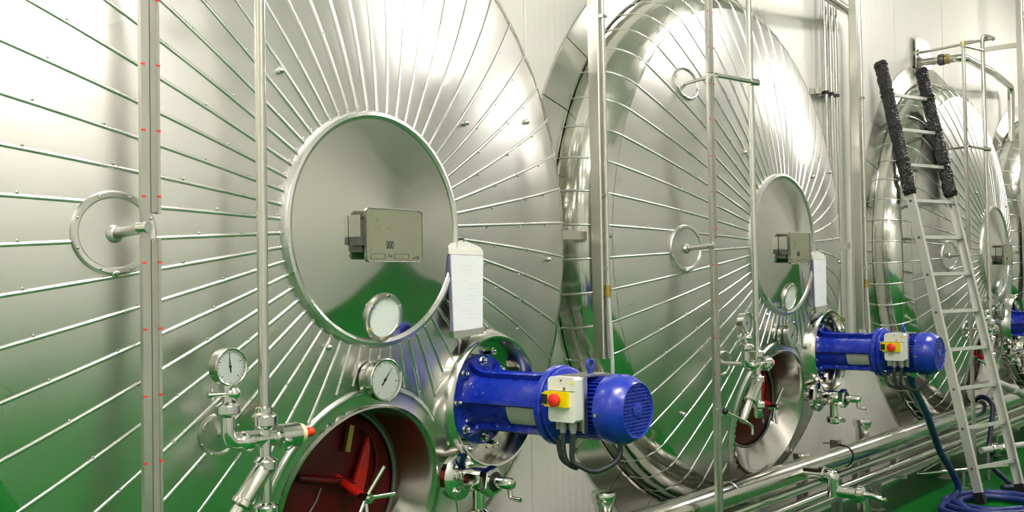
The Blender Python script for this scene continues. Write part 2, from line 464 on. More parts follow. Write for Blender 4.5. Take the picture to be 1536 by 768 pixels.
# manway: a short sloped neck
def mw(r, a, dy): return Vector((MAN[0] + r * cos(a), .115 - .04 * cos(a) * r / .285 - .078 * sin(a) * r / .285 + dy, MAN[1] + 1.1 * r * sin(a)))
def mring(rows, seg=72):
    mb = MB(); vs = []; fs = []
    for fn in rows:
        for k in range(seg): vs.append(fn(2 * pi * k / seg))
    for i in range(len(rows) - 1):
        for k in range(seg):
            k2 = (k + 1) % seg; fs.append((i * seg + k, (i + 1) * seg + k, (i + 1) * seg + k2, i * seg + k2))
    return mb.add(vs, fs)
def ondome(rad, dy):
    def f(a):
        X = MAN[0] + rad * cos(a); Z = MAN[1] + rad * sin(a); return Vector((X, dome(min(RR - .01, sqrt(X * X + Z * Z))) + dy, Z))
    return f
def dw(r, a, dy): return Vector((MAN[0] + r * cos(a), .24 - .03 * cos(a) * r / .24 + dy, -.81 + 1.02 * r * sin(a)))
surround = mring([ondome(.383, .012), ondome(.375, -.004), ondome(.36, -.003), lambda a: mw(.296, a, .002)])
bead = MB().tube([ondome(.377, -.004)(2 * pi * k / 72) for k in range(72)], .0065, 8, closed=True)
neck = mring([lambda a: mw(.297, a, .004), lambda a: mw(.294, a, -.006), lambda a: mw(.288, a, -.008), lambda a: mw(.284, a, -.002)] + [lambda a, t=t: mw(.283, a, .0).lerp(dw(.243, a, 0), t) for t in (.1, .3, .55, .8, 1)] + [lambda a: dw(.24, a, .06)])
backing = mring([lambda a: dw(.24, a, .06), lambda a: dw(.001, a, .06)])

# mixer collar: a bell-shaped steel ring with a recessed plate
MX, MZ = MIX
mcollar = MB().lathe([(.275, .17), (.262, .10), (.250, .055), (.238, .022), (.230, .0), (.224, -.006), (.217, -.004), (.214, .01), (.206, .03), (.204, .095)], (MX, 0, MZ), (0, 1, 0), 72)
mplate = MB().lathe([(.205, .09), (.001, .09)], (MX, 0, MZ), (0, 1, 0), 48)

# wall flashing in segments
def flash(i, n=28):
    mb = MB(); vs = []; fs = []; nu = 5
    for r, y in ((1.372, .455), (1.385, .452), (1.50, .484), (1.52, .488), (1.522, .4995)):
        for k in range(nu + 1):
            a = 2 * pi * (i + (k / nu) * .985) / n; X = min(1.323, r * cos(a)); vs.append(Vector((X, y, r * sin(a))))
    for q in range(4):
        for k in range(nu): fs.append((q * (nu + 1) + k, q * (nu + 1) + k + 1, (q + 1) * (nu + 1) + k + 1, (q + 1) * (nu + 1) + k))
    return mb.add(vs, fs)
flash_meshes = [flash(i).mesh('flashing_segment', SHELL, sharp=25) for i in range(28)]

TANK_LABEL = ['nearest big round steel tank end with radiating seams, filling the left',
              'second big round steel tank end with radiating seams, in the middle',
              'third round steel tank end with radiating seams, behind the ladder',
              'fourth steel tank end, only a sliver at the right edge']
for ti, tx in enumerate(TANK_X):
    t = Thing('storage_tank', TANK_LABEL[ti], 'tank', (0, 0, 0), 'round storage tanks along the wall')
    t.o.location = (tx, 0, H)
    for i in range(NP):
        for me in panel_meshes[i]:
            o = bpy.data.objects.new('cladding_panel', me); C.objects.link(o); o.parent = t.o; o.rotation_euler = (0, -DA * i, 0)
        for me in strip_meshes[i]:
            o = bpy.data.objects.new('seam_strip', me); C.objects.link(o); o.parent = t.o; o.rotation_euler = (0, -DA * (i + .5), 0)
    for i in range(28):
        o = bpy.data.objects.new('flashing_segment', flash_meshes[i]); C.objects.link(o); o.parent = t.o
    if ti == 0:
        first = []
        def P(*a, **k): first.append(t.part(*a, **k)); return first[-1]
        P('cover_plate', cover, POLISH); P('cover_rim', rim, STRIP); P('rivets', riv, FITTING, kind='stuff'); P('rim_rivets', rimriv, FITTING, kind='stuff')
        sg = P('sight_rim', sightrim, SATIN); first.remove(sg)
        P('sight_disc', sight, DIAL, label='white round disc low on the cover plate'); first.append(sg)
        for k in studs:
            P('ball_nut', MB().ball((k[0], dome(sqrt(k[0] ** 2 + k[1] ** 2)) - .008, k[1]), .011, 10, 6), FITTING)
        P('manway_surround', surround, STEEL, sharp=60); P('manway_bead', bead, STRIP); P('manway_neck', neck, NECK); P('manway_backing', backing, MAROON)
        P('mixer_collar', mcollar, PIPE, sharp=60); P('mixer_plate', mplate, PIPE)
        P('sight_bolts', sightbolt, FITTING, kind='stuff')
    elif ti < 3:
        for f in first:
            o = f.copy(); C.objects.link(o); o.parent = t.o
    else:
        for f in first[:2]:
            o = f.copy(); C.objects.link(o); o.parent = t.o

def three(t, labels):
    """copies for the second and third tank"""
    for k, l in enumerate(labels): dup(t, (S2, S3)[k], l)

# ------------------------------------------------------------------ manway door with its clamp
def manway_door():
    t = Thing('manway_door', 'dark red manway door inside the open neck of the nearest tank', 'door', (MAN[0], .25, MAN[1]), 'manway doors in the tank necks')
    d = mring([lambda a: dw(.238, a, .04), lambda a: dw(.237, a, .012), lambda a: dw(.22, a, .0), lambda a: dw(.15, a, -.012), lambda a: dw(.002, a, -.016)])
    t.part('door_leaf', d, MAROON)
    t.part('door_rim', MB().tube([dw(.239, 2 * pi * k / 60, .0) for k in range(60)], .007, 8, closed=True), DARKSTEEL)
    hub = Vector((.004, .08, -.836)); c0 = Vector((.02, .205, -.80))
    sc = t.part('clamp_screw', MB().cyl(c0 + Vector((0, .03, .01)), hub + Vector((.001, .02, .004)), .014, 16), REDPAINT, label='red painted screw')
    t.part('yoke_bar', MB().tube([c0 + Vector((-.15, .03, .03)), c0 + Vector((-.1, .0, .02)), c0 + Vector((0, -.005, 0)), c0 + Vector((.09, .0, -.02)), c0 + Vector((.13, .03, -.03))], .013, 10), MAROON)
    lev = MB(); poly = [(-.034, -.01), (.022, -.02), (.034, .07), (.034, .14), (.022, .168), (.008, .13), (-.008, .07)]
    lev.prism(poly, -.006, .006, lambda x, y, q: Vector((.075 + x + y * .15, .196 + q, -.835 + y)))
    t.part('lever', lev, REDPAINT, label='bright red blade-shaped lever')
    arc = MB().tube([Vector((.10 + .07 * cos(a), .205, -.75 + .10 * sin(a))) for a in [-.9 + .2 * k for k in range(13)]], .006, 8)
    t.part('lever_guard', arc, MAROON)
    t.part('seam_ridge', MB().tube(smooth([dw(.21, 3.5, -.002), dw(.16, 3.75, -.010), dw(.10, 3.7, -.014), dw(.06, 3.2, -.016)], 6), .003, 6), DARKSTEEL)
    t.part('hinge_tab', MB().box(Vector((.045, .20, -.665)), (.02, .015, .085), Matrix.Rotation(.25, 3, 'Y')), BRASS)
    wheel = t.part('hand_wheel', MB().cyl(hub + Vector((0, .03, 0)), hub + Vector((0, -.02, 0)), .017, 6).cyl(hub + Vector((0, -.02, 0)), hub + Vector((0, -.03, 0)), .009, 12), FITTING)
    for a in (52, -2, 232, 268):
        a = radians(a); l = .115 if a < 3 else .085
        t.part('spoke', MB().cyl(hub, hub + Vector((cos(a) * l, -.012, sin(a) * l)), .0075, 12, bev=.002), FITTING, parent=wheel)
    return t
three(manway_door(), ['dark red manway door inside the open neck of the second tank', 'dark red manway door in the third tank, seen through the ladder'])

# ------------------------------------------------------------------ gauge plate on the cover
def gauge_plate():
    t = Thing('gauge_plate', 'square olive steel plate marked 000 on the nearest tank cover', 'sign', (0, -.07, -.025), 'plates on the tank covers')
    pl = MB(); x0, x1, z0, z1 = -.122, .112, -.104, .055; c = .008
    poly = [(x0 + c, z0), (x1 - c, z0), (x1, z0 + c), (x1, z1 - c), (x1 - c, z1), (x0 + c, z1), (x0, z1 - c), (x0, z0 + c)]
    pl.prism(poly, -.076, -.066, lambda x, z, q: Vector((x, q, z)))
    t.part('plate', pl, SIGN)
    ed = MB()
    for a, b_ in zip(poly, poly[1:] + poly[:1]): ed.cyl((a[0], -.0765, a[1]), (b_[0], -.0765, b_[1]), .0016, 6)
    t.part('edge_line', ed, DARKSTEEL)
    t.part('bracket', MB().box2((-.148, -.066, -.055), (-.112, -.03, .022)).box2((-.135, -.06, -.075), (-.06, -.02, -.05)), DARKSTEEL)
    t.part('bracket_face', MB().box2((-.150, -.070, -.03), (-.140, -.03, .034)), SATIN)
    t.part('stem', MB().cyl((-.02, -.066, -.02), (-.02, -.03, -.02), .02, 12), DARKSTEEL)
    t.text('number', '000', .034, (-.026, -.0765, -.054), INK, sx=.62)
    fr = MB()
    for a, b_ in ((-.105, -.047), (-.008, .052)):
        for p, q in (((a, -.095), (b_, -.095)), ((a, -.080), (b_, -.080)), ((a, -.095), (a, -.080)), ((b_, -.095), (b_, -.080))):
            fr.box2((p[0] - .0008, -.0772, p[1] - .0008), (q[0] + .0008, -.0758, q[1] + .0008))
    t.part('printed_boxes', fr, DIMINK)
    for a, b_ in (((-.034, -.0772, -.09), (-.030, -.0758, -.081)), ((-.026, -.0772, -.09), (-.018, -.0758, -.083))): t.part('printed_mark', MB().box2(a, b_), DIMINK)
    t.part('printed_mark', MB().box2((.070, -.0772, -.094), (.098, -.0758, -.090)).box2((.082, -.0772, -.0905), (.096, -.0758, -.086)), DIMINK)
    t.o.location += Vector((-.010, -.012, 0))
    return t
three(gauge_plate(), ['square olive steel plate on the cover of the second tank', 'square steel plate on the cover of the third tank'])

# ------------------------------------------------------------------ document pocket
def pocket():
    t = Thing('document_pocket', 'white paper form in a hanging sleeve on the nearest tank', 'document', (.388, -.005, -.34), 'paper forms hanging on the tanks')
    f = lambda x, z, q: Vector((x, q + .02 * (z + .03) * 0, z))
    top = MB().prism([(.303, -.052), (.475, -.060), (.478, -.078), (.305, -.074)], -.012, .004, f)
    top.prism([(.303, -.052), (.475, -.060), (.468, -.05), (.388, -.028), (.375, -.028), (.312, -.043)], -.008, .002, f)
    t.part('hanger_strip', top, WHITE)
    t.part('paper', MB().prism([(.312, -.076), (.473, -.080), (.466, -.325), (.322, -.330)], -.014, -.009, f), PAPER)
    t.part('paper_edge', MB().prism([(.309, -.080), (.313, -.080), (.324, -.335), (.319, -.33)], -.012, .000, f), PURPLE)
    t.part('clip', MB().prism([(.314, -.332), (.468, -.322), (.466, -.345), (.318, -.352)], -.018, .006, f), FITTING)
    t.part('hook', MB().tube([(.381, .012, -.022), (.381, -.010, -.022), (.381, -.012, -.032)], .003, 6), DARKSTEEL)
    pr = MB(); rnd = random.Random(3)
    for k in range(16):
        z = -.115 - k * .0125; a = .345 + .06 * rnd.random(); b_ = a + .02 + .05 * rnd.random()
        if k % 4 != 3: pr.box2((a, -.0146, z), (min(b_, .455), -.0139, z + .0012))
    t.part('faint_print', pr, mat('pale_grey_print', (.66, .66, .70), .6))
    return t
pk = pocket()
dup(pk, S2, 'white paper form in a hanging sleeve on the second tank')

# ------------------------------------------------------------------ level post: channel with red ticks, on stand-offs
def ring_cap(t, x, z, r, parent=None, name='standoff_cap'):
    rr = sqrt(x * x + z * z); n = Vector((domeN(rr)[0] * x / rr, domeN(rr)[1], domeN(rr)[0] * z / rr)); c = Vector((x, dome(rr), z))
    o = t.part(name, MB().lathe([(r, -.012), (r * .98, .006), (r * .93, .012), (r * .84, .011), (r * .80, .006), (.001, .006)], c, n, 48), STEEL)
    rv = MB(); u, v, _ = frame(n)
    for k in range(8):
        a = 2 * pi * k / 8 + .4; rv.lathe([(.005, 0), (.004, .003), (.001, .004)], c + n * .0115 + u * (r * .9 * cos(a)) + v * (r * .9 * sin(a)), n, 6, False, True)
    t.part('cap_rivets', rv, FITTING, parent=o, kind='stuff')
    return c
PX, PY = -.808, -.035
def level_post():
    t = Thing('level_post', 'tall steel level post with red ticks in front of the nearest tank', 'post', (PX, PY, FZ), 'level posts in front of the tanks')
    hw, d = .0262, .007
    poly = [(-hw, d), (-hw, -d), (-hw + .009, -d), (-hw + .009, -d + .002), (-.002, -d + .002), (-.002, .003), (.017, .003), (.017, -d + .002), (hw - .008, -d + .002), (hw - .008, -d), (hw, -d), (hw, d)]
    pf = lambda x, y, z: Vector((PX + x, PY + y, z))
    for k, (a, b_) in enumerate(((FZ + .012, -.775), (-.765, -.047), (.014, .755), (.765, 1.50))):
        o = t.part('channel', MB().prism(poly, a, b_, pf), SATIN, sharp=20)
        t.part('groove_shade_strip', MB().box2((PX + .0, PY - d + .0015, a + .004), (PX + .0165, PY - d + .004, b_ - .004)), SHADE, parent=o)  # added strip: the shaded inner face of the channel, put in as darker colour
        z = .55 - .1645 * 14
        while z < 1.5:
            if a + .02 < z < b_ - .02:
                t.part('tick', MB().box2((PX - hw - .0006, PY - d - .0012, z - .0025), (PX - hw + .010, PY - d + .0002, z + .0025)).box2((PX + hw - .010, PY - d - .0012, z - .0025 + .001), (PX + hw + .0006, PY - d + .0002, z + .0025 + .001)), REDTICK, parent=o)
            z += .1645
    t.part('foot_plate', MB().box2((PX - .05, PY - .04, FZ), (PX + .05, PY + .04, FZ + .012)), SATIN)
    t.part('joint_clip', MB().box2((PX - hw - .004, PY - d - .004, -.785), (PX + hw + .002, PY + d, -.755)), SATIN)
    t.part('joint_sleeve', MB().box2((PX - hw + .004, PY - .004, -.06), (PX - .004, PY + d + .004, .03)), SATIN)
    c = ring_cap(t, -.828, -.028, .11)
    t.part('standoff_rod', MB().cyl(c + Vector((0, .01, -.003)), (-.828 + .01, PY + .01, -.022), .013, 16), SATIN)
    t.part('rod_socket', MB().lathe([(.024, 0), (.019, .012), (.014, .014)], c + Vector((0, -.004, -.003)), (0, -1, 0), 20), STEEL)
    t.part('rod_bolt', MB().cyl((PX - .02, PY + .02, -.02), (PX - .012, PY - .012, -.02), .014, 12), FITTING)
    c = ring_cap(t, -.70, .755, .085)
    t.part('standoff_rod', MB().cyl(c + Vector((0, .01, 0)), (PX + .03, PY - .0, .755), .008, 12), SATIN)
    t.part('cross_rod', MB().cyl((PX + .02, PY - .02, .755), (-.485, -.097, .757), .011, 14).cyl((-.53, -.09, .757), (-.47, -.10, .757), .017, 14), FITTING)
    return t
lp = level_post()
three(lp, ['tall steel level post in front of the second tank', 'tall steel level post in front of the third tank, behind the ladder'])

# ------------------------------------------------------------------ riser pipe with tee, sampling valve and angled strainer
VX, VY = -.503, -.082
def ferrule(mb, c, d, r, w=.03):
    return mb.lathe([(r * .58, -w * .72), (r * .72, -w * .6), (r * .95, -w * .42), (r, -w * .34), (r, w * .34), (r * .95, w * .42), (r * .72, w * .6), (r * .58, w * .72)], c, d, 28, True, True)
def riser():
    t = Thing('riser_pipe', 'vertical steel pipe with tee and red-tipped sampling tap, nearest tank', 'pipe', (VX, VY, -.85), 'vertical pipes with sampling taps')
    t.part('pipe', MB().tube(fillet([(VX, VY, -.52), (VX, VY, 1.61), (VX + .05, VY - .07, 1.575)], .04), .0148, 20), PIPE)
    t.part('clamp', ferrule(MB(), (VX, VY, -.528), (0, 0, 1), .034, .034), FITTING, sharp=22)
    t.part('collar', MB().lathe([(.0155, .0), (.023, .002), (.023, .014), (.0155, .018)], (VX, VY, -.508), (0, 0, 1), 24), FITTING)
    tee = MB().cyl((VX, VY, -.52), (VX, VY, -.66), .0175, 24).cyl((VX - .055, VY, -.577), (VX + .05, VY, -.577), .0175, 24)
    t.part('tee', tee, FITTING)
    t.part('clamp', ferrule(MB(), (VX, VY, -.645), (0, 0, 1), .034, .030), FITTING, sharp=22)
    t.part('stub', MB().cyl((VX, VY, -.66), (VX, VY, -.80), .0185, 24), PIPE)
    cp = t.part('clamp', ferrule(MB(), (VX, VY, -.765), (0, 0, 1), .034, .028), FITTING, sharp=22)
    t.part('end_cap', MB().lathe([(.02, 0), (.02, -.03), (.012, -.042), (.001, -.044)], (VX, VY, -.785), (0, 0, 1), 20), FITTING)
    ch = MB()
    for k in range(16):
        a = k / 15; ch.ball((VX + .032 + .012 * sin(a * pi), VY - .005, -.765 - .09 * sin(a * pi) ** .6 if a < .5 else -.765 - .09 * sin(a * pi) ** .6), .0042, 6, 4)
    t.part('chain', ch, FITTING, parent=cp)
    # elbow up to the pressure gauge
    ex = -.618
    t.part('elbow', MB().tube(fillet([(VX - .05, VY, -.577), (ex, VY, -.577), (ex, VY, -.487)], .055, 10), .0175, 20), FITTING)
    t.part('clamp', ferrule(MB(), (VX - .06, VY, -.577), (1, 0, 0), .028, .03), FITTING, sharp=22)
    t.part('clamp', ferrule(MB(), (ex, VY, -.487), (0, 0, 1), .033, .028), FITTING, sharp=22)
    sv = t.part('needle_valve', MB().cyl((ex, VY, -.478), (ex, VY, -.425), .013, 16).ball((ex + .012, VY - .006, -.447), .021, 14, 8).cyl((ex + .02, VY - .01, -.447), (ex - .04, VY + .012, -.447), .008, 12), FITTING)
    t.part('tap_handle', MB().cyl((ex - .038, VY + .014, -.432), (ex - .038, VY + .010, -.462), .005, 8).cyl((ex - .036, VY + .012, -.447), (ex - .05, VY + .016, -.447), .009, 10), FITTING, parent=sv)
    # wing nut of the tee clamp
    t.part('wing_nut', MB().cyl((VX - .062, VY - .018, -.56), (VX - .062, VY - .04, -.55), .007, 10).box((VX - .062, VY - .043, -.549), (.03, .004, .01)), FITTING)
    # sampling valve on the right
    t.part('valve_body', MB().lathe([(.018, 0), (.018, .012), (.032, .014), (.033, .02), (.033, .078), (.03, .081), (.02, .082)], (VX + .03, VY, -.577), (1, 0, 0), 28, True, True), FITTING)
    t.part('valve_spigot', MB().lathe([(.013, 0), (.017, .004), (.017, .012), (.012, .014), (.011, .008), (.001, .007)], (VX + .055, VY - .026, -.592), (-.2, -1, -.45), 20, True, True), FITTING)
    t.part('cream_washer', MB().lathe([(.02, 0), (.027, .002), (.027, .014), (.018, .018)], (VX + .112, VY, -.577), (1, 0, 0), 24, True, True), CREAM)
    t.part('red_knob', MB().lathe([(.012, 0), (.0135, .003), (.0135, .034), (.011, .038)], (VX + .127, VY, -.577), (1, 0, 0), 16, True, True), RED)
    # angled strainer towards lower left with a cranked handle
    a = Vector((VX - .004, VY - .008, -.645)); d = Vector((-.60, .05, -.77)).normalized()
    t.part('strainer', MB().lathe([(.012, 0), (.024, .012), (.0265, .02), (.0265, .105), (.031, .108), (.031, .122), (.0265, .125), (.019, .128), (.019, .23), (.016, .235)], a, d, 28, True, True), PIPE)
    e_ = a + d * .235
    hd = t.part('crank_handle', MB().tube(fillet([e_ + Vector((-.10, .03, .055)), e_ + Vector((-.02, -.012, .012)), e_ + Vector((.04, -.03, -.02)), e_ + Vector((.035, -.03, -.06))], .02), .0065, 10), FITTING)
    t.part('black_knob', MB().ball(e_ + Vector((-.105, .032, .058)), .017, 12, 8), BLACK, parent=hd)
    c = ring_cap(t, -.527, -.574, .062)
    t.part('standoff_rod', MB().cyl(c + Vector((0, .01, 0)), (VX, VY, -.577), .010, 12), SATIN)
    return t
rp = riser()
three(rp, ['vertical steel pipe with tee and sampling tap in front of the second tank', 'vertical steel pipe with tee in front of the third tank'])

# ------------------------------------------------------------------ round dials
def dial(t, c, r, depth, needle, ticks=(225, -45), n=21):
    """dial facing the aisle; c is the centre of the front"""
    c = Vector(c)
    t.part('case', MB().lathe([(r * .4, depth), (r * .9, depth), (r * .96, depth * .9), (r * .96, .012), (r, .010), (r, -.001), (r * .95, -.003), (r * .88, -.001), (r * .86, .004)], c, (0, 1, 0), 48, True), PIPE)
    f = t.part('face', MB().lathe([(.0005, .006), (r * .88, .006)], c, (0, 1, 0), 40), DIAL)
    m = MB()
    for k in range(n):
        a = radians(ticks[0] + (ticks[1] - ticks[0]) * k / (n - 1)); l = .14 if k % 5 == 0 else .07
        p = c + Vector((cos(a) * r * .78, .0052, sin(a) * r * .78)); q = c + Vector((cos(a) * r * (.78 - l), .0052, sin(a) * r * (.78 - l)))
        m.cyl(p, q, .0006 if k % 5 else .0009, 4)
    t.part('scale_marks', m, INK, parent=f)
    a = radians(needle); d = Vector((cos(a), 0, sin(a))); s_ = Vector((-sin(a), 0, cos(a)))
    nd = MB(); h = .0012
    vs = [c + d * (r * .68) + Vector((0, .003, 0)), c + s_ * r * .035 + Vector((0, .003, 0)), c - d * (r * .3) + s_ * r * .03 + Vector((0, .003, 0)), c - d * (r * .3) - s_ * r * .03 + Vector((0, .003, 0)), c - s_ * r * .035 + Vector((0, .003, 0))]
    nd.add(vs + [v + Vector((0, h, 0)) for v in vs], [(0, 1, 2, 3, 4), (9, 8, 7, 6, 5)] + [(i, i + 5, (i + 1) % 5 + 5, (i + 1) % 5) for i in range(5)])
    nd.cyl(c + Vector((0, .002, 0)), c + Vector((0, .006, 0)), r * .06, 10)
    t.part('needle', nd, INK, parent=f)
    t.part('glass', MB().lathe([(.0005, 0), (r * .87, 0)], c, (0, 1, 0), 40), GLASS)
def pressure_gauge():
    t = Thing('pressure_gauge', 'round white pressure gauge on an elbow beside the nearest tank pipe', 'gauge', (-.618, VY, -.43), 'pressure gauges on the vertical pipes')
    dial(t, (-.617, -.098, -.377), .0495, .036, 96)
    t.part('stem', MB().cyl((-.618, VY, -.43), (-.618, VY, -.415), .012, 6).cyl((-.618, VY, -.418), (-.618, VY, -.40), .009, 12), FITTING)
    return t
three(pressure_gauge(), ['round white pressure gauge beside the second tank pipe', 'round pressure gauge beside the third tank pipe, right of the ladder'])
def thermometer():
    t = Thing('dial_thermometer', 'round white thermometer above the open manway of the nearest tank', 'thermometer', (-.014, -.03, -.462), 'dial thermometers above the manways')
    dial(t, (-.014, -.040, -.462), .066, .028, 50, (235, -55), 13)
    t.part('back_flange', MB().lathe([(.05, 0), (.058, .004), (.058, .02), (.03, .024)], (-.014, .0, -.462), (0, 1, 0), 36, True, True), FITTING)
    t.part('stem', MB().cyl((-.014, -.016, -.462), (-.014, .06, -.462), .03, 24), FITTING)
    t.part('neck_pin', MB().cyl((-.014, -.01, -.40), (-.014, -.01, -.388), .006, 8), FITTING)
    return t
three(thermometer(), ['round white thermometer above the open manway of the second tank', 'round thermometer above the manway of the third tank'])

# ------------------------------------------------------------------ mixer drive: flange, ribbed lantern, motor, fan cowl
AX, AZ = .541, -.577
def hexbolt(mb, c, r=.011, l=.016):
    c = Vector(c); mb.cyl(c + Vector((0, .004, 0)), c + Vector((0, -.003, 0)), r * 1.35, 14); mb.cyl(c + Vector((0, -.003, 0)), c + Vector((0, -l, 0)), r, 6); mb.ball(c + Vector((0, -l, 0)), r * .62, 8, 5)
def mixer():
    t = Thing('mixer_drive', 'blue mixer motor and lantern bolted to the nearest tank', 'motor', (AX, .06, AZ), 'blue mixer drives on the tanks')
    o = (AX, 0, AZ); D = (0, -1, 0)
    t.part('base_flange', MB().lathe([(.05, -.085), (.153, -.085), (.156, -.08), (.156, -.062), (.150, -.058), (.10, -.055)], o, D, 48, True), BLUE)
    for k in range(8):
        a = 2 * pi * (k + .5) / 8; m = MB(); hexbolt(m, (AX + .178 * cos(a), .088, AZ + .178 * sin(a)), .015, .03); t.part('flange_nut', m, FITTING)
    for k in range(8):
        a = 2 * pi * k / 8; m = MB(); hexbolt(m, (AX + .134 * cos(a), .058, AZ + .134 * sin(a)), .0115, .018); t.part('flange_bolt', m, FITTING)
    lan = MB().lathe([(.118, -.06), (.104, -.045), (.094, -.02), (.092, .02), (.092, .24), (.096, .262), (.118, .272)], o, D, 48)
    t.part('lantern', lan, BLUEWORN)
    for k in range(6):
        a = 2 * pi * k / 6 + radians(-3); u = Vector((cos(a), 0, sin(a))); s_ = Vector((-sin(a), 0, cos(a)))
        r_ = MB(); prof = [(.080, .062), (.150, .062), (.118, .02), (.112, -.01), (.112, -.235), (.122, -.272), (.080, -.272)]
        r_.prism(prof, -.006, .006, lambda x, y, q: Vector((AX, y, AZ)) + u * x + s_ * q)
        t.part('rib', r_, BLUEWORN)
    t.part('lantern_flange', MB().lathe([(.08, .268), (.126, .268), (.131, .272), (.131, .290), (.127, .294), (.08, .294)], o, D, 56, True, True), BLUEWORN)
    t.part('motor_flange', MB().lathe([(.08, .295), (.123, .295), (.125, .298), (.125, .312), (.12, .316), (.098, .322), (.092, .345), (.094, .36)], o, D, 56, True, True), BLUE)
    for k in range(8):
        a = 2 * pi * (k + .5) / 8; u = Vector((cos(a), 0, sin(a))); s_ = Vector((-sin(a), 0, cos(a)))
        r_ = MB().prism([(.085, -.316), (.118, -.316), (.096, -.352), (.085, -.352)], -.004, .004, lambda x, y, q: Vector((AX, y, AZ)) + u * x + s_ * q); t.part('gusset', r_, BLUE)
    for k in range(4):
        a = pi / 4 + pi / 2 * k + .25; m = MB(); hexbolt(m, (AX + .111 * cos(a), -.313, AZ + .111 * sin(a)), .0095, .012); t.part('flange_bolt', m, FITTING)
    body = t.part('motor_body', MB().lathe([(.085, .33), (.09, .34), (.09, .50)], o, D, 48, True, True), BLUEDARK)
    fins = MB()
    for k in range(44):
        a = 2 * pi * k / 44; u = Vector((cos(a), 0, sin(a))); s_ = Vector((-sin(a), 0, cos(a)))
        fins.prism([(.086, -.352), (.103, -.356), (.103, -.492), (.086, -.492)], -.0022, .0022, lambda x, y, q: Vector((AX, y, AZ)) + u * x + s_ * q)
    t.part('cooling_fins', fins, BLUE, kind='stuff')
    cow = t.part('fan_cowl', MB().lathe([(.106, .485), (.1085, .486), (.1105, .492), (.1105, .537), (.107, .548), (.090, .582), (.086, .586), (.082, .584), (.080, .576)], o, D, 56), BLUE)
    gr = MB()
    R_ = .083
    for k in range(-7, 8):
        z = k * .011; h_ = sqrt(max(0, R_ ** 2 - z * z))
        if h_ > .01: gr.box((AX, -.581, AZ + z), (2 * h_, .003, .0042)); gr.box((AX + z, -.5805, AZ), (.0042, .003, 2 * h_))
    t.part('fan_grille', gr, BLUE, parent=cow)
    t.part('grille_hub', MB().lathe([(.024, .578), (.024, .585), (.018, .587), (.003, .587), (.001, .584)], o, D, 24, False, True), BLUE, parent=cow)
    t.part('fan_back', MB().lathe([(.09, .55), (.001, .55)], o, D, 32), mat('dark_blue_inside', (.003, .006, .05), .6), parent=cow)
    m = MB(); m.cyl((AX - .10, -.468, AZ + .045), (AX - .106, -.468, AZ + .047), .005, 10)
    t.part('cowl_screw', MB().cyl((AX - .109, -.502, AZ - .01), (AX - .115, -.502, AZ - .01), .006, 10), FITTING, parent=cow)
    # rating plate wrapped on the lantern
    pl = MB(); vs = []; fs = []
    for i in range(9):
        a = radians(184 + 40 * i / 8)
        for y in (-.125, -.245): vs.append((AX + .0935 * cos(a), y, AZ + .0935 * sin(a)))
    for i in range(8): fs.append((2 * i, 2 * i + 1, 2 * i + 3, 2 * i + 2))
    t.part('rating_plate', pl.add(vs, fs), mat('pale_rating_plate', (.50, .53, .47), .4, .3), label='bare steel rating plate on the blue lantern')
    # terminal bracket on the side and top
    br = MB().box2((AX - .125, -.455, AZ + .103), (AX + .04, -.360, AZ + .109)).box2((AX - .128, -.470, AZ - .065), (AX - .108, -.462, AZ + .108)).box2((AX - .128, -.462, AZ - .06), (AX - .122, -.36, AZ + .106))
    t.part('switch_bracket', br, SATIN, label='grey sheet bracket carrying the switch')
    eb = MB().tube([(AX + .0 + .016 * cos(2 * pi * k / 20), -.405, AZ + .136 + .016 * sin(2 * pi * k / 20)) for k in range(20)], .0055, 8, closed=True).cyl((AX, -.405, AZ + .108), (AX, -.405, AZ + .122), .009, 12)
    t.part('lifting_eye', eb, BLUE)
    return t
three(mixer(), ['blue mixer motor and lantern bolted to the second tank', 'blue mixer lantern cut off by the right edge, third tank'])

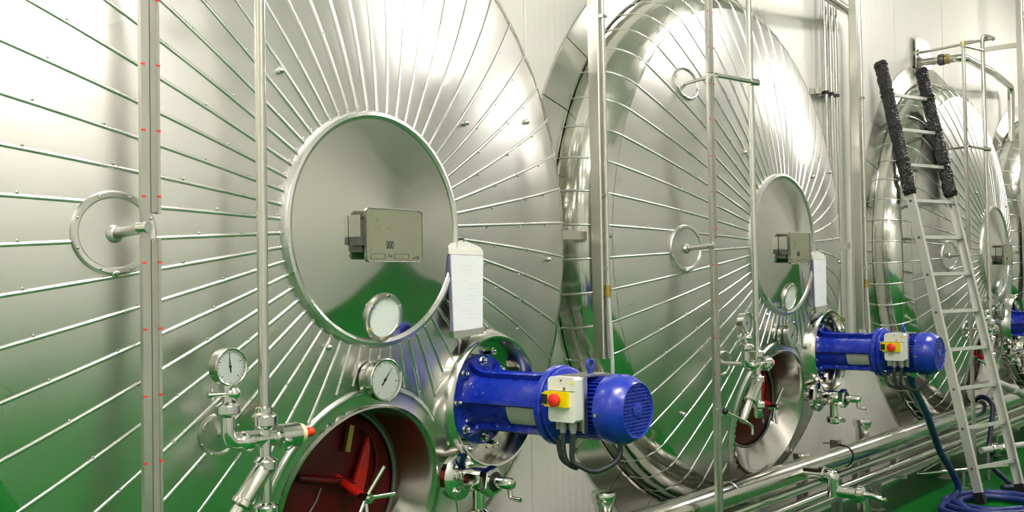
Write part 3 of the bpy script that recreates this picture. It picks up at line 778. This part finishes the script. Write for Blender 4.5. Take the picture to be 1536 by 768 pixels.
def switch():
    SX = AX - .128
    t = Thing('isolator_switch', 'white switch box with red stop button on the nearest blue motor', 'switch', (SX, -.412, -.54), 'stop switches on the motors')
    x0, x1 = SX - .038, SX; y0, y1, z0, z1 = -.465, -.360, -.607, -.468; c = .008
    bx = MB().prism([(y0 + c, z0), (y1 - c, z0), (y1, z0 + c), (y1, z1 - c), (y1 - c, z1), (y0 + c, z1), (y0, z1 - c), (y0, z0 + c)], 0, 1, lambda y, z, q: Vector((x0 + (x1 - x0) * q, y, z)))
    t.part('box', bx, WHITE)
    t.part('lid_seam', MB().box2((x0 - .0008, y0 + .002, -.512), (x0 + .002, y1 - .002, -.510)), DIMINK)
    yp = t.part('yellow_housing', MB().box2((x0 - .014, -.444, -.560), (x0, -.356, -.512)).box2((x0 - .010, -.360, -.556), (x0 + .004, -.342, -.518)), YELLOW)
    t.part('black_key', MB().box2((x0 - .0155, -.368, -.552), (x0 - .006, -.346, -.522)), BLACK, parent=yp)
    t.part('stop_button', MB().lathe([(.012, 0), (.012, .008), (.019, .010), (.021, .015), (.020, .024), (.015, .028), (.001, .029)], (x0 - .013, -.406, -.537), (-1, 0, 0), 28), RED, label='round red mushroom stop button')
    t.part('lid_screw', MB().cyl((x0 + .002, -.425, -.503), (x0 - .003, -.425, -.503), .005, 10), FITTING)
    t.part('lid_screw', MB().cyl((x0 + .002, -.412, -.478), (x0 - .002, -.412, -.478), .003, 8), DARKSTEEL)
    t.part('sticker', MB().box2((x0 - .0008, -.459, -.489), (x0 + .001, -.447, -.483)), YELLOW)
    for k, y in enumerate((-.402, -.440)):
        g_ = t.part('cable_gland', MB().cyl((SX - .018, y, -.606), (SX - .018, y, -.632), .0125, 8).cyl((SX - .018, y, -.632), (SX - .018, y, -.642), .010, 12), mat('grey_gland_plastic', (.22, .24, .23), .5))
        if k == 0: pth = [(SX - .018, y, -.63), (SX - .018, y, -.70), (SX - .01, y - .01, -.738), (SX + .02, y - .02, -.755), (SX + .055, y + .06, -.74), (SX + .06, y + .08, -.68)]
        else: pth = [(SX - .018, y, -.63), (SX - .018, y + .005, -.72), (SX - .005, y - .01, -.742), (SX + .03, y - .045, -.762), (SX + .08, y - .075, -.745), (SX + .11, y - .085, -.72), (SX + .115, y - .085, -.68)]
        t.part('cable', MB().tube(smooth(pth, 8), .0085, 10), CABLE)
    return t
three(switch(), ['white switch box with red stop button on the second blue motor', 'white switch box on the third blue motor, beyond the right edge'])

# ------------------------------------------------------------------ outlet valve beside the manway
OX, OZ = .293, -.812
def outlet():
    t = Thing('outlet_valve', 'steel outlet valve with T-handle below the nearest blue motor', 'valve', (OX, .0, OZ), 'outlet valves below the motors')
    o = (OX, 0, OZ); D = (0, -1, 0)
    t.part('spigot', MB().lathe([(.03, -.10), (.03, .03)], o, D, 24, True), FITTING)
    t.part('flange', MB().lathe([(.03, .014), (.070, .016), (.076, .022), (.077, .044), (.070, .052), (.05, .056), (.031, .07)], o, D, 40, True, True), FITTING)
    for k in range(4):
        a = pi / 4 + pi / 2 * k; m = MB(); hexbolt(m, (OX + .056 * cos(a), -.05, OZ + .056 * sin(a)), .010, .014); t.part('flange_bolt', m, FITTING)
    t.part('body', MB().lathe([(.030, .055), (.030, .085), (.037, .088), (.038, .10), (.038, .165), (.036, .168)], o, D, 32, False, True), FITTING)
    t.part('hex_nut', MB().lathe([(.032, .163), (.050, .165), (.050, .192), (.046, .196), (.034, .197), (.033, .18), (.001, .178)], o, D, 6, False, False, .3), FITTING, sharp=20)
    t.part('hex_bore', MB().lathe([(.032, .1975), (.001, .1975)], o, D, 24), BLACK)
    hd = t.part('spindle', MB().lathe([(.012, .17), (.012, .20), (.019, .202), (.019, .262), (.015, .27), (.004, .272)], o, D, 24, True, True), FITTING)
    t.part('handle_bar', MB().tube(fillet([(OX, -.255, OZ), (OX + .0, -.258, OZ - .045), (OX + .0, -.30, OZ - .047)], .012), .0075, 10), FITTING, parent=hd)
    t.part('drain_stub', MB().cyl((OX, -.125, OZ - .03), (OX, -.125, OZ - .115), .021, 24), FITTING)
    t.part('drain_clamp', ferrule(MB(), (OX, -.125, OZ - .115), (0, 0, 1), .040, .03), FITTING, sharp=22)
    t.part('wing_nut', MB().box((OX + .0, -.172, OZ - .115), (.008, .026, .022)), FITTING)
    t.o.location += Vector((.050, .032, .0))
    return t
three(outlet(), ['steel outlet valve with T-handle below the second blue motor', 'steel outlet valve at the right edge below the third motor'])

# ------------------------------------------------------------------ square posts with conduits between the tanks
def post(base, label):
    X, Y = 1.462, .185
    t = Thing('cable_post', label, 'post', (X, Y, -.5), 'square cable posts between the tanks')
    t.part('column', MB().prism([(-.030, -.022), (-.026, -.026), (.026, -.026), (.030, -.022), (.030, .026), (-.030, .026)], -.50, ZC, lambda x, y, z: Vector((X + x, Y + y, z))), SATIN, sharp=25)
    t.part('wall_arm', MB().box2((X - .02, Y + .02, 1.9), (X + .02, YW, 1.94)), SATIN)
    cd = t.part('conduit', MB().cyl((X - .004, Y - .037, -.22), (X - .004, Y - .037, ZC), .0085, 12), PIPE)
    t.part('coupling', MB().cyl((X - .004, Y - .037, -.24), (X - .004, Y - .037, -.20), .013, 12).cyl((X - .004, Y - .037, -.20), (X - .004, Y - .037, -.19), .0105, 12), BRASS, parent=cd)
    for z in (.19, -.12, .95, 1.7):
        t.part('saddle', MB().box2((X - .022, Y - .048, z - .006), (X + .014, Y - .024, z + .006)).cyl((X + .02, Y - .026, z), (X + .02, Y - .033, z), .005, 8), FITTING, parent=cd)
    t.part('bolt', MB().cyl((X + .032, Y - .01, .02), (X + .056, Y - .012, .02), .009, 8).cyl((X + .03, Y - .01, .02), (X + .036, Y - .01, .02), .016, 12), FITTING)
    t.part('side_strap', MB().box2((X - .30, Y + .05, .005), (X - .03, Y + .056, .040)), SATIN)
    t.part('flex_cable', MB().tube(smooth([(X - .004, Y - .037, -.225), (X - .002, Y - .039, -.30), (X + .004, Y - .042, -.42), (X + .012, Y - .04, -.55), (X + .02, Y - .03, -.62)], 6), .0085, 10), GREYPIPE)
    return t
pt = post(0, 'square steel post with thin conduit between the first and second tanks')
dup(pt, S2, 'square steel post with thin conduit left of the third tank')
dup(pt, S3 + .16, 'square steel post at the right edge beyond the third tank')

# ------------------------------------------------------------------ overflow pipes: out of the tank top, along, and down between the tanks
def overflow(DX):
    t = Thing('overflow_pipe', 'thick steel pipe from the second tank top, turning down the wall', 'pipe', (1.93, .40, -.66), 'thick overflow pipes beside the tanks')
    r = .031
    pth = fillet([(.0, YW, 1.565), (.0, .20, 1.56), (.93, .24, 1.575), (DX, .39, 1.615), (DX - .005, .40, .5), (DX - .02, .40, -.66), (DX - .02, YW, -.66)], .08, 10)
    t.part('pipe', MB().tube(pth, r, 24), PIPE)
    t.part('wall_flange', MB().cyl((0, YW - .03, 1.565), (0, YW, 1.565), .055, 28), FITTING)
    t.part('union', MB().lathe([(.034, 0), (.045, .004), (.047, .012), (.047, .04), (.04, .05), (.034, .052)], (0, .40, 1.565), (0, -1, 0), 12), DARKSTEEL)
    t.part('union_ring', MB().lathe([(.034, 0), (.040, .002), (.040, .03), (.034, .034)], (0, .345, 1.565), (0, -1, 0), 28), BRASS)
    t.part('foot_flange', MB().cyl((DX - .02, YW - .015, -.66), (DX - .02, YW, -.66), .06, 28), FITTING)
    return t
ov = overflow(1.955); ov.o.location += Vector((S2, 0, 0))
ov3 = overflow(2.06); ov3.o.location += Vector((S3, 0, 0)); ov3.o['label'] = 'thick steel pipe from the third tank top, turning down the wall'

# hanger rod with its wall plate, above the third and second tank
def hanger():
    t = Thing('hanger_rod', 'thin steel rod from a wall plate above the second tank', 'rod', (-.25, .46, 1.59), 'rods above the tanks')
    t.part('wall_plate', MB().prism([(-.33, 1.47), (.01, 1.50), (.01, 1.68), (-.04, 1.715), (-.30, 1.725), (-.33, 1.70)], .465, .472, lambda x, z, q: Vector((x, q, z))), PIPE)
    t.part('plate_boss', MB().cyl((-.27, YW, 1.59), (-.27, .455, 1.59), .03, 16), SATIN)
    t.part('rod', MB().cyl((-.27, .47, 1.592), (-.505, -.158, 1.572), .011, 12), PIPE)
    t.part('drop_link', MB().cyl((-.79, -.03, 1.49), (-.503, -.085, 1.492), .010, 12), PIPE)
    t.part('clamp_nut', MB().cyl((-.815, -.035, 1.475), (-.815, -.035, 1.515), .017, 8), BRASS)
    t.part('cross_link', MB().cyl((-.81, -.035, 1.515), (-.46, -.035, 1.58), .009, 10), PIPE)
    return t
hg = hanger(); hg.o.location += Vector((S2, 0, 0))
dup(hg, S3 - S2, 'thin steel rod from a wall plate above the third tank')

# thin pipes clipped to the wall between the second and third tanks
TX = [1.575, 1.66, 1.745]
for k, x in enumerate(TX):
    X = S2 + x
    t = Thing('wall_pipe', ['thin wall pipe nearest the second tank', 'middle one of three thin wall pipes right of the second tank', 'third thin wall pipe right of the second tank'][k], 'pipe', (X, .42, -.75), 'thin pipes clipped to the wall')
    t.part('pipe', MB().cyl((X, .43, -.60), (X, .43, ZC), .0125, 14), PIPE)
    t.part('clip', MB().lathe([(.013, -.012), (.018, -.01), (.018, .01), (.013, .012)], (X, .43, 1.035), (0, 0, 1), 14).box2((X - .006, .43, 1.025), (X + .006, YW, 1.045)), BLACK)
    t.part('union', MB().lathe([(.013, 0), (.02, .003), (.02, .03), (.013, .033)], (X, .43, -.47), (0, 0, 1), 8).lathe([(.013, 0), (.018, .003), (.018, .02), (.013, .023)], (X, .43, -.55), (0, 0, 1), 8), BRASS)
    t.part('end_elbow', MB().tube(fillet([(X, .43, -.58), (X, .43, -.66), (X, YW, -.66)], .03), .013, 12), PIPE)
br = MB().box2((S2 + TX[0] - .10, .462, 1.02), (S2 + TX[2] + .03, .468, 1.05)).box2((S2 + TX[0] - .10, .44, 1.02), (S2 + TX[0] - .05, YW, 1.06))
single('pipe_bracket', br, SATIN, 'small steel wall bracket behind the thin pipes', 'bracket', (S2 + TX[0] - .08, .5, 1.03))
for k in range(2): pass

# ------------------------------------------------------------------ capped stubs standing behind the header pipe
def stub(x, y, ztop, r, label):
    t = Thing('capped_stub', label, 'pipe stub', (x, y, FZ), 'capped pipe stubs under the tanks')
    t.part('pipe', MB().lathe([(r * 1.6, 0), (r * 1.6, .012), (r, .014), (r, ztop - FZ - .05), (r * 1.25, ztop - FZ - .048), (r * 1.25, ztop - FZ - .03)], (x, y, FZ), (0, 0, 1), 28, True), PIPE)
    t.part('cap', MB().lathe([(r * 1.15, -.035), (r * 1.38, -.033), (r * 1.42, -.02), (r * 1.42, -.006), (r * 1.34, 0), (r * .3, .003), (.001, .003)], (x, y, ztop), (0, 0, 1), 28), FITTING)
stub(1.482, .21, -1.068, .038, 'capped steel stub between first and second tanks at the bottom edge')
stub(4.33, .21, -1.068, .042, 'capped steel stub below the second blue motor')
stub(3.44, .21, -1.165, .034, 'low capped steel stub right of the second tank manway')

# ------------------------------------------------------------------ pipe rack along the floor
HX0, HX1 = .6, 11.5
HY, HZ, HR = .085, -1.205, .060
t = Thing('header_pipe', 'thick bright steel pipe running low along all the tanks', 'pipe', (HX0, HY, HZ))
t.part('pipe', MB().cyl((HX0, HY, HZ), (HX1, HY, HZ), HR, 40), PIPE)
for x in (2.35, 4.62, 6.75): t.part('weld', MB().lathe([(HR, -.004), (HR + .0015, 0), (HR, .004)], (x, HY, HZ), (1, 0, 0), 40), SATIN)
for k, (y, z, r) in enumerate(((.10, -1.312, .026), (.075, -1.378, .023), (.17, -1.345, .024))):
    single('lower_pipe', MB().cyl((HX0, y, z), (HX1, y, z), r, 24), PIPE, ['upper thin pipe of the rack just below the thick pipe', 'lower thin pipe of the rack above the tray', 'thin pipe at the back of the rack'][k], 'pipe', (HX0, y, z), 'thin pipes of the floor rack')
t = Thing('pipe_tray', 'long flat steel tray under the floor rack pipes', 'tray', (HX0, .2, -1.44))
t.part('tray', MB().prism([(.045, -1.43), (.34, -1.43), (.34, -1.405), (.335, -1.405), (.335, -1.425), (.05, -1.425), (.05, -1.405), (.045, -1.405)], HX0, HX1, lambda y, z, q: Vector((q, y, z))), SATIN, sharp=20)
t.part('lip', MB().cyl((HX0, .047, -1.405), (HX1, .047, -1.405), .005, 8), PIPE)
for k, x in enumerate((1.35, 2.65, 3.95, 4.58, 5.95, 7.2, 8.5, 9.8, 11.1)):
    if k in (0, 1): pass
    lab = {2: 'rack leg rising behind the thick pipe below the second motor', 3: 'rack leg standing on a round foot right of the floor valve'}.get(k, 'square steel rack leg number %d along the floor rack' % (k + 1))
    lab = {0: 'square steel rack leg at the near end, under the first tank', 1: 'square steel rack leg under the second tank', 4: 'square steel rack leg just behind the ladder', 5: 'square steel rack leg right of the ladder foot',
           6: 'square steel rack leg past the third tank', 7: 'square steel rack leg under the fourth tank', 8: 'last square steel rack leg at the far end'}.get(k, lab)
    t = Thing('rack_leg', lab, 'leg', (x, .225, FZ), 'legs of the floor rack')
    t.part('column', MB().box2((x - .026, .20, FZ + .01), (x + .026, .25, -1.15 if k == 2 else -1.445)), SATIN)
    t.part('foot', MB().lathe([(.055, 0), (.055, .006), (.02, .012), (.02, .02)], (x, .225, FZ), (0, 0, 1), 20, True, True), SATIN)
    t.part('cross_arm', MB().box2((x - .02, .03, -1.46), (x + .02, .36, -1.445)), SATIN)
    t.part('saddle', MB().box2((x - .02, HY + .0, -1.445), (x + .02, HY + .035, HZ - HR + .004)), SATIN)

t = Thing('branch_valve', 'short branch valve on the thick floor pipe, right of the second manway', 'valve', (3.10, HY, HZ))
bx = 3.08
t.part('stub', MB().lathe([(.030, 0), (.030, .15)], (bx, HY - .05, HZ + .005), (0, -1, 0), 24), FITTING)
t.part('elbow_body', MB().tube(fillet([(bx, -.09, HZ + .005), (bx, -.125, HZ + .003), (bx + .005, -.128, HZ - .105)], .035), .034, 24), FITTING)
t.part('clamp', ferrule(MB(), (bx, -.07, HZ + .005), (0, 1, 0), .042, .03), FITTING, sharp=22)
t.part('outlet', MB().lathe([(.032, 0), (.030, .02), (.028, .13), (.036, .132), (.038, .15), (.034, .155)], (bx + .005, -.125, HZ - .075), (.12, -1, -.06), 28, True, True), FITTING)
hd = t.part('outlet_clamp', ferrule(MB(), (bx + .021, -.262, HZ - .083), (.12, -1, -.06), .044, .034), FITTING, sharp=22)
t.part('handle', MB().tube(smooth([(bx + .03, -.285, HZ - .083), (bx + .03, -.33, HZ - .086), (bx + .034, -.37, HZ - .10), (bx + .036, -.39, HZ - .098)], 5), [.015] * 10 + [.011] * 6, 12), FITTING)
t.part('handle_tie', MB().tube(smooth([(bx + .03, -.30, HZ - .06), (bx + .03, -.345, HZ - .068), (bx + .03, -.375, HZ - .115)], 5), .004, 6), BLACK)

def tie(x, r, y, z, label):
    t = Thing('cable_tie', label, 'cable tie', (x, y, z), 'black ties on the rack pipes')
    t.part('loop', MB().tube([(x + .004 * sin(a * 3), y + (r + .003) * cos(a), z + (r + .003) * sin(a)) for a in [2 * pi * k / 32 for k in range(32)]], .0035, 6, closed=True), BLACK)
    t.part('tail', MB().tube(smooth([(x, y - .01, z + r + .002), (x - .02, y + .03, z + r + .012), (x - .05, y + .10, z + r + .012)], 5), .003, 6), BLACK)
tie(3.72, HR, HY, HZ, 'black cable tie around the thick floor pipe')
tie(3.60, .026, .10, -1.312, 'black cable tie around the thin rack pipe below')

# ------------------------------------------------------------------ ladder
FL = Vector((5.12177, -.26397, FZ)); FR = Vector((5.5876, -.39508, FZ)); TL = Vector((5.30661, .39273, 1.3031)); TR = Vector((5.77268, .26248, 1.33636))
up = ((TL - FL) + (TR - FR)).normalized(); ac = (FR - FL).normalized(); nrm = up.cross(ac).normalized()      # nrm points to the aisle or the wall
if nrm.y > 0: nrm = -nrm
LEN = ((TL - FL).length + (TR - FR).length) / 2
t = Thing('ladder', 'aluminium ladder with black padded tops leaning beside the third tank', 'ladder', (FL + FR) / 2)
def rail(foot, s):
    w_, d_ = .024, .062
    # C-section open to the inside
    poly = [(-w_ / 2 * s, -d_ / 2), (w_ / 2 * s, -d_ / 2), (w_ / 2 * s, -d_ / 2 + .004), (-w_ / 2 * s + .004 * s, -d_ / 2 + .004), (-w_ / 2 * s + .004 * s, d_ / 2 - .004), (w_ / 2 * s, d_ / 2 - .004), (w_ / 2 * s, d_ / 2), (-w_ / 2 * s, d_ / 2)]
    return MB().prism(poly, .0, LEN, lambda x, y, q: foot + ac * x + nrm * y + up * q)
rails = []
for foot, s in ((FL, 1), (FR, -1)):
    t.part('rail', rail(foot + up * .02, s), ALU, sharp=20)
    t.part('rubber_foot', MB().prism([(-.017, -.038), (.017, -.038), (.017, .038), (-.017, .038)], .0, .075, lambda x, y, q: foot + ac * x + nrm * (y * (1 - q * 2)) + up * q + Vector((0, 0, .004))), BLACK)
RU = [2.874 - .264 * j for j in range(11)]
for q in RU:
    a = FL + up * q - ac * .008; b_ = FR + up * q + ac * .008
    mb = MB(); poly = [(-.014, .012), (-.006, .015), (.006, .015), (.014, .012), (.012, -.010), (-.012, -.010)]
    L_ = (b_ - a).length
    mb.prism(poly, 0, L_, lambda x, y, w_: a + ac * w_ + nrm * x + up * y)
    t.part('rung', mb, ALU, sharp=25)
    for p_, s in ((FL, -1), (FR, 1)):
        pass
bo = []
for q in RU:
    t.part('rung_bolt', MB().cyl(FL + up * q - nrm * 0 + ac * -.0125, FL + up * q + ac * -.018, .009, 10), DARKSTEEL)
def sleeve(foot, q0, q1, seed):
    mb = MB(); rnd = random.Random(seed); n = 26; seg = 16; vs = []; fs = []
    for i in range(n + 1):
        q = q0 + (q1 - q0) * i / n; f_ = .88 if i in (0, n) else 1.0
        for k in range(seg):
            a = 2 * pi * k / seg; j = 1 + rnd.uniform(-.09, .09)
            rx, ry = .030, .046
            cx = (abs(cos(a)) ** .7) * (1 if cos(a) > 0 else -1); cy = (abs(sin(a)) ** .7) * (1 if sin(a) > 0 else -1)
            vs.append(foot + up * q + ac * (rx * cx * j * f_) + nrm * (ry * cy * j * f_))
    for i in range(n):
        for k in range(seg): fs.append((i * seg + k, i * seg + (k + 1) % seg, (i + 1) * seg + (k + 1) % seg, (i + 1) * seg + k))
    fs.append(tuple(range(seg))); fs.append(tuple(n * seg + k for k in range(seg)))
    return mb.add(vs, fs)
for foot, s in ((FL, 1), (FR, 2)):
    for q0, q1, sd in ((LEN - .20, LEN + .045, 1), (LEN - .95, LEN - .18, 2)):
        o = t.part('padded_sleeve', sleeve(foot, q0, q1, sd + 10 * s), WRAP, label='crinkled black plastic wrap', sharp=180)
        for q in ([q0 + .02, q1 - .03] if sd == 1 else [q0 + .03, q0 + .25, q0 + .5, q1 - .03]):
            bd = MB(); n = 20
            bd.tube([foot + up * q + ac * (.034 * (abs(cos(a)) ** .7) * (1 if cos(a) > 0 else -1)) + nrm * (.050 * (abs(sin(a)) ** .7) * (1 if sin(a) > 0 else -1)) for a in [2 * pi * k / n for k in range(n)]], .003, 6, closed=True)
            t.part('binding', bd, BLACK, parent=o)

# ------------------------------------------------------------------ hoses
def helix_points(cx, cy, r, turns, z0, dz, n=40, a0=0., jit=.02):
    rnd = random.Random(5); out = []
    N_ = int(turns * n)
    for k in range(N_ + 1):
        a = a0 + 2 * pi * k / n; rr = r + jit * sin(k * .37) ; out.append((cx + rr * cos(a), cy + rr * sin(a) * .95, z0 + dz * (.5 - .5 * cos(k * .21))))
    return out
hz = FZ + .022
HX, HYc = 5.02, -.38
pts = [(3.50, -.40, -.688), (3.56, -.38, -.76), (4.02, -.30, -.98), (4.46, -.22, -1.24), (4.80, -.18, -1.42), (4.93, -.18, -1.55), (4.86, -.16, hz + .045), (4.70, -.14, hz + .01), (4.62, -.26, hz)]
coil = [(HX + (.40 - .055 * (k / 14.0)) * cos(2.9 + .45 * k), HYc + (.34 - .045 * (k / 14.0)) * sin(2.9 + .45 * k), hz + .018 * ((k / 14.0) % 2)) for k in range(46)]
t = Thing('blue_hose', 'blue hose hanging from the second motor into a coil at the ladder foot', 'hose', (HX, HYc, FZ))
t.part('hose', MB().tube(smooth(pts + coil, 5), .0215, 12), HOSE)
t.part('end_fitting', MB().cyl((3.494, -.402, -.676), (3.51, -.398, -.706), .024, 12), FITTING)
pts = [(6.55, .20, -1.30), (6.50, .165, -1.16), (6.44, .085, -1.118), (6.37, .0, -1.17), (6.30, -.01, -1.30), (6.15, -.03, -1.46), (6.05, -.08, FZ + .10), (5.92, -.22, hz), (5.75, -.30, hz), (5.62, -.26, hz + .01)]
single('navy_hose', MB().tube(smooth(pts, 8), .0185, 12), NAVY, 'dark navy hose thrown over the thick pipe behind the ladder', 'hose', (6.05, -.1, FZ))

# ------------------------------------------------------------------ small pipework low on the right
t = Thing('floor_pipe', 'thin bent drain pipe near the floor behind the ladder foot', 'pipe', (5.66, .05, FZ))
z = FZ + .13
t.part('pipe', MB().tube(fillet([(6.25, .28, z), (5.28, .20, z), (5.95, -.21, z + .002)], .05), .0125, 14), PIPE)
t.part('leg', MB().cyl((5.62, -.005, FZ), (5.62, -.005, z), .009, 12).cyl((5.62, -.005, FZ), (5.62, -.005, FZ + .006), .035, 16), SATIN)
t.part('clamp', ferrule(MB(), (5.66, -.03, z), (.85, -.52, 0), .026, .03), FITTING, sharp=22)
t.part('leg', MB().cyl((6.1, .27, FZ), (6.1, .27, z), .009, 12), SATIN)
t = Thing('transfer_pipe', 'steel transfer pipe with a coupling low behind the right ladder rail', 'pipe', (6.6, -.15, FZ))
z = FZ + .22
t.part('pipe', MB().tube([(5.98, -.02, z), (6.2, -.10, z), (6.8, -.34, z), (7.4, -.58, z)], .024, 16), GREYPIPE)
t.part('coupling', ferrule(MB(), (6.12, -.072, z), (.93, -.37, 0), .044, .05), FITTING, sharp=22)
t.part('coupling', MB().lathe([(.025, -.07), (.034, -.06), (.034, .05), (.025, .06)], (6.26, -.124, z), (.93, -.37, 0), 20), FITTING)
t.part('leg', MB().cyl((6.05, -.048, FZ), (6.05, -.048, z), .012, 12), SATIN); t.part('leg', MB().cyl((7.2, -.50, FZ), (7.2, -.50, z), .012, 12), SATIN)
t = Thing('elbow_pipe', 'matt grey pipe with a union sloping from under the third tank manway', 'pipe', (6.7, .0, -1.05))
pth = [(6.28, .13, -1.03), (6.30, -.06, -.985), (6.62, -.10, -1.07), (7.05, -.06, -1.165)]
t.part('pipe', MB().tube(fillet(pth, .08), .026, 18), GREYPIPE)
t.part('union', MB().lathe([(.027, -.035), (.038, -.03), (.04, -.01), (.04, .012), (.034, .03), (.027, .034)], (6.60, -.098, -1.064), (.96, -.12, -.25), 24), GREYPIPE)
